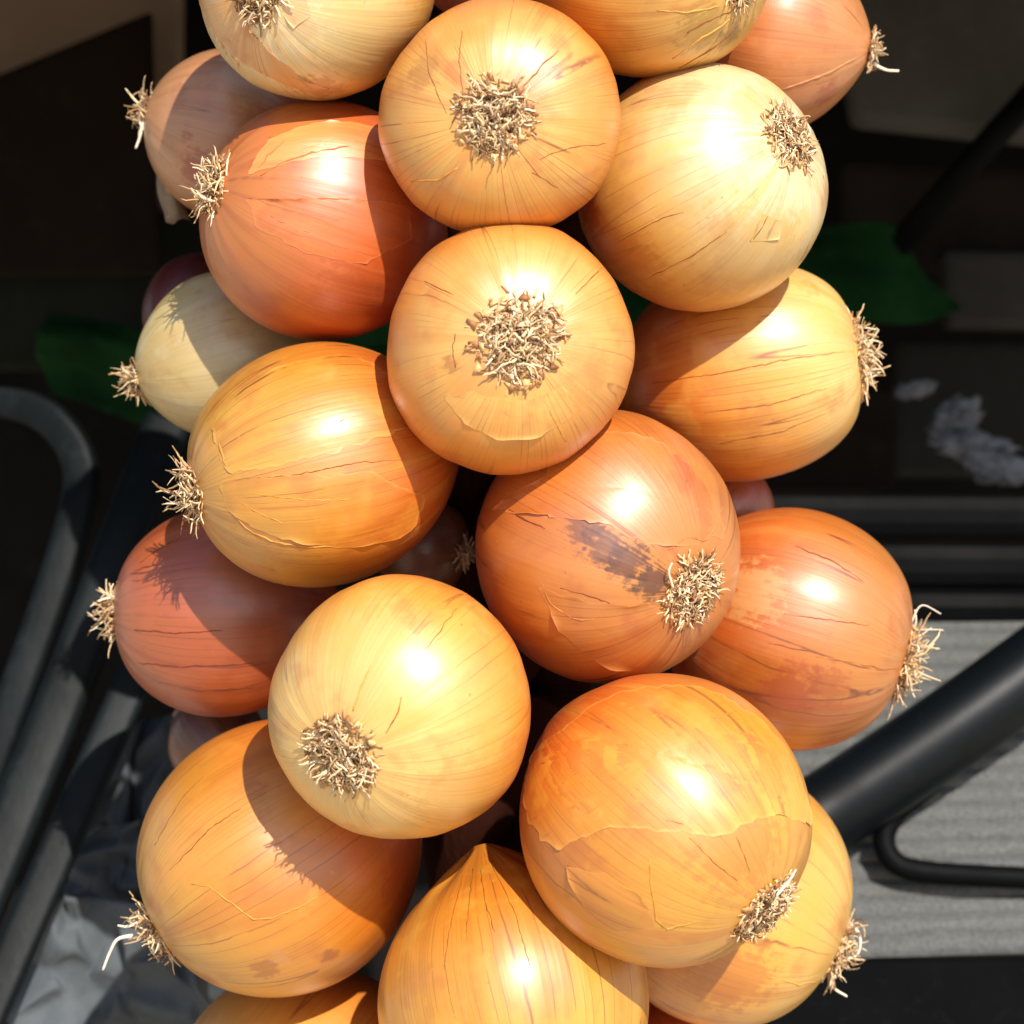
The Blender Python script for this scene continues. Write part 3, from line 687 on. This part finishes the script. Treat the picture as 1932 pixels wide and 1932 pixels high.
for key, dark, w_, pts in [
 ('P', 0, 4.5, [(362, 1668), (395, 1672), (420, 1692), (452, 1716), (478, 1734), (512, 1732), (560, 1712), (600, 1690)]),
 ('P', 1, 3, [(288, 1590), (340, 1500), (380, 1460)]), ('P', 1, 3, [(320, 1640), (400, 1560), (455, 1525)]),
 ('K', 0, 5, [(432, 966), (470, 1004), (520, 1024), (580, 1032), (640, 1030)]), ('K', 0, 4, [(436, 940), (480, 965), (540, 990)]), ('K', 0, 3.5, [(440, 925), (500, 935), (590, 944), (700, 942)]),
 ('K', 0, 6, [(400, 800), (412, 838), (420, 868), (436, 892)]), ('K', 1, 3, [(440, 905), (560, 896), (680, 872), (760, 868)]), ('K', 1, 4, [(628, 806), (645, 796), (650, 790)]),
 ('D', 0, 6, [(1470, 172), (1520, 158), (1560, 146), (1600, 128), (1636, 112)]),
 ('O', 0, 4, [(1540, 1238), (1600, 1248), (1660, 1260), (1700, 1264)]), ('O', 1, 3, [(1480, 1158), (1560, 1168), (1640, 1180)]), ('O', 1, 4, [(1500, 1030), (1570, 1060), (1630, 1100)]), ('O', 1, 3, [(1450, 1215), (1540, 1232)]),
 ('S', 0, 3.5, [(1450, 1842), (1510, 1858), (1570, 1850)]), ('S', 0, 3, [(1560, 1540), (1590, 1620)]),
 ('G', 0, 5, [(492, 330), (530, 306), (590, 286), (660, 276)]), ('G', 0, 4, [(484, 320), (505, 292), (540, 262)]), ('G', 0, 4, [(468, 374), (540, 376), (620, 374), (720, 378), (790, 392)]), ('G', 0, 3, [(480, 392), (530, 420), (600, 446)]),
 ('Q', 0, 5, [(1225, 1620), (1228, 1680), (1240, 1735), (1262, 1752), (1320, 1742)]), ('Q', 1, 3.5, [(1250, 1545), (1280, 1552), (1296, 1560)]), ('Q', 1, 3, [(1300, 1580), (1360, 1640), (1395, 1665)]), ('Q', 1, 3, [(1390, 1580), (1420, 1650)]),
 ('M', 1, 5, [(960, 962), (1000, 985), (1028, 998)]), ('M', 1, 3.5, [(1060, 1110), (1120, 1126), (1190, 1152), (1240, 1158)]), ('M', 0, 4, [(1020, 1095), (1040, 1140), (1080, 1166), (1150, 1172)]), ('M', 0, 5, [(1268, 1042), (1300, 1022), (1340, 1026), (1352, 1000), (1368, 950)]),
 ('L', 1, 4, [(250, 1190), (330, 1196), (420, 1190)]), ('L', 1, 4, [(260, 1255), (350, 1262), (470, 1255)]), ('L', 1, 4, [(262, 1060), (310, 1030), (340, 1015)]), ('L', 1, 3, [(300, 1290), (380, 1305), (480, 1300)]),
 ('I', 1, 3, [(1230, 722), (1350, 706), (1500, 676), (1600, 664)]), ('I', 1, 3, [(1330, 780), (1450, 765), (1560, 730)]), ('I', 1, 3, [(1360, 840), (1480, 815), (1560, 775)]), ('I', 0, 4, [(1618, 620), (1626, 660), (1622, 700), (1612, 740)]),
 ('C', 1, 5, [(1395, 20), (1340, 40), (1300, 62)]), ('C', 1, 6, [(1398, 50), (1350, 92), (1280, 130)]), ('C', 0, 5, [(1392, 35), (1330, 70), (1270, 110)]), ('C', 0, 4, [(1385, 10), (1300, 24), (1240, 20)]),
 ('B', 1, 5, [(945, 205), (985, 165), (1012, 135), (1050, 100)]), ('B', 1, 4, [(940, 195), (960, 180), (985, 150)]), ('B', 0, 5, [(870, 310), (830, 335), (780, 340)]), ('B', 1, 3, [(850, 215), (810, 140), (800, 70)]), ('B', 1, 3, [(880, 190), (868, 120), (872, 60)]), ('B', 1, 3, [(1010, 295), (1070, 275), (1140, 270)]), ('B', 1, 3, [(1000, 320), (1050, 350)]),
 ('H', 1, 4, [(868, 690), (858, 650), (866, 630)]), ('H', 0, 4, [(1020, 740), (1050, 800), (1066, 830)]), ('H', 1, 3, [(860, 560), (800, 530)]), ('H', 1, 3, [(1080, 560), (1140, 500)]),
 ('N', 1, 4, [(720, 1390), (745, 1350), (752, 1320)]), ('N', 0, 5, [(660, 1350), (680, 1300), (700, 1260)]), ('N', 1, 3, [(800, 1230), (860, 1150)]),
 ('E', 1, 3, [(1160, 460), (1250, 410), (1290, 400)]), ('E', 1, 3, [(1220, 530), (1300, 490), (1370, 440)]), ('E', 1, 5, [(1416, 460), (1434, 440), (1450, 408)]),
 ('R', 1, 3.5, [(905, 1640), (915, 1700), (935, 1760)]), ('R', 1, 3, [(870, 1650), (850, 1740), (840, 1830)]), ('R', 1, 3, [(930, 1630), (970, 1720), (1000, 1830)]), ('R', 1, 3, [(890, 1640), (880, 1760)])]:
    ridge(key, pts, w_, dark=bool(dark))

# long single roots
def strand(key, pts, r=.00042):
    on = onions[key]; P = spline([on.Mi @ at(x, y, on.dep + d) for x, y, d in pts], 6); n = len(P)
    V = []; F = []; tube(V, F, P, [r * (1 - .45 * i / n) for i in range(n)], 7)
    mesh('root_strand', V, F, M_ROOTW, on.plate)
strand('D', [(1628, 112, -.002), (1650, 122, -.004), (1672, 132, -.004), (1696, 134, -.004)], .0006)
strand('F', [(285, 205, -.004), (270, 232, -.006), (264, 258, -.006), (256, 280, -.006)], .0006)
strand('F', [(290, 190, -.004), (268, 200, -.006), (262, 225, -.006), (272, 246, -.006)], .0005)
strand('P', [(250, 1765, -.006), (222, 1772, -.008), (208, 1795, -.008), (194, 1830, -.008)], .0006)
strand('P', [(262, 1740, -.006), (240, 1748, -.008), (222, 1746, -.008)], .0005)
strand('S', [(1590, 1800, -.006), (1575, 1835, -.008), (1572, 1862, -.008), (1598, 1880, -.008)], .0006)
strand('S', [(1602, 1740, -.006), (1622, 1765, -.008), (1618, 1800, -.008), (1590, 1812, -.008)], .0005)
strand('O', [(1712, 1215, -.004), (1722, 1170, -.005), (1740, 1142, -.005), (1775, 1158, -.005)], .0003)
strand('O', [(1715, 1205, -.004), (1728, 1175, -.005), (1726, 1150, -.005)], .0003)
strand('I', [(1560, 545, -.004), (1582, 560, -.006), (1606, 596, -.006), (1612, 622, -.006)], .0003)
strand('M', [(1270, 1110, -.032), (1262, 1080, -.036), (1268, 1062, -.037)], .0004)
strand('Q', [(1465, 1690, -.034), (1490, 1660, -.034), (1502, 1640, -.034)], .0004)

# loose papery flap hanging from the tan onion
on = onions['F']; V = []; F = []; nu, nv = 6, 12
for side_ in (0, .0003):
    for j in range(nv + 1):
        for i in range(nu + 1):
            u, v = i / nu, j / nv
            x = 284 + 26 * v + u * (14 + 34 * v) + 5 * math.sin(7 * v + 2 * u) + (4 * math.sin(9 * u) if j == nv else 0)
            y = 262 + 150 * v + 14 * u * v + (9 * math.sin(5 * u + 1) if j == nv else 0)
            V.append(on.Mi @ at(x, y, on.dep - .004 + .010 * v + .004 * math.sin(4 * u + 3 * v) + side_))
m_ = (nu + 1) * (nv + 1)
for j in range(nv):
    for i in range(nu):
        a = j * (nu + 1) + i; q = (a, a + nu + 1, a + nu + 2, a + 1); F.append(q); F.append(tuple(m_ + k for k in q[::-1]))
e = list(range(nu + 1)) + [(j + 1) * (nu + 1) - 1 for j in range(1, nv + 1)] + [nv * (nu + 1) + i for i in range(nu - 1, -1, -1)] + [j * (nu + 1) for j in range(nv - 1, 0, -1)]
for k in range(len(e)): F.append((e[k], e[(k + 1) % len(e)], m_ + e[(k + 1) % len(e)], m_ + e[k]))
fm = plain('papery_skin', (.30, .19, .12), .5, .4, 120, .4, stretch=(1, 1, .2)); fm.node_tree.nodes['Principled BSDF'].inputs['Transmission Weight'].default_value = .35
mesh('skin_flap', V, F, fm, on.obj)

# twisted dry stalks, thickened and coloured dark as shade in the gaps
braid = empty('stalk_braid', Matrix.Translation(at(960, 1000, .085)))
tag(braid, 'twisted dry stalks coloured dark as shade down the middle of the bunch', 'braid')
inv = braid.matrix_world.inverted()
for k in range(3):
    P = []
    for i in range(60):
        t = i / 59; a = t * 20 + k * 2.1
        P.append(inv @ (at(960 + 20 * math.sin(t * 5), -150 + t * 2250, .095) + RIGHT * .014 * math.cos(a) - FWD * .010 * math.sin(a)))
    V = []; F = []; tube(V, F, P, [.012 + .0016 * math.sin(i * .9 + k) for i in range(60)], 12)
    mesh('stalk', V, F, M_STALK_SHADE, braid)
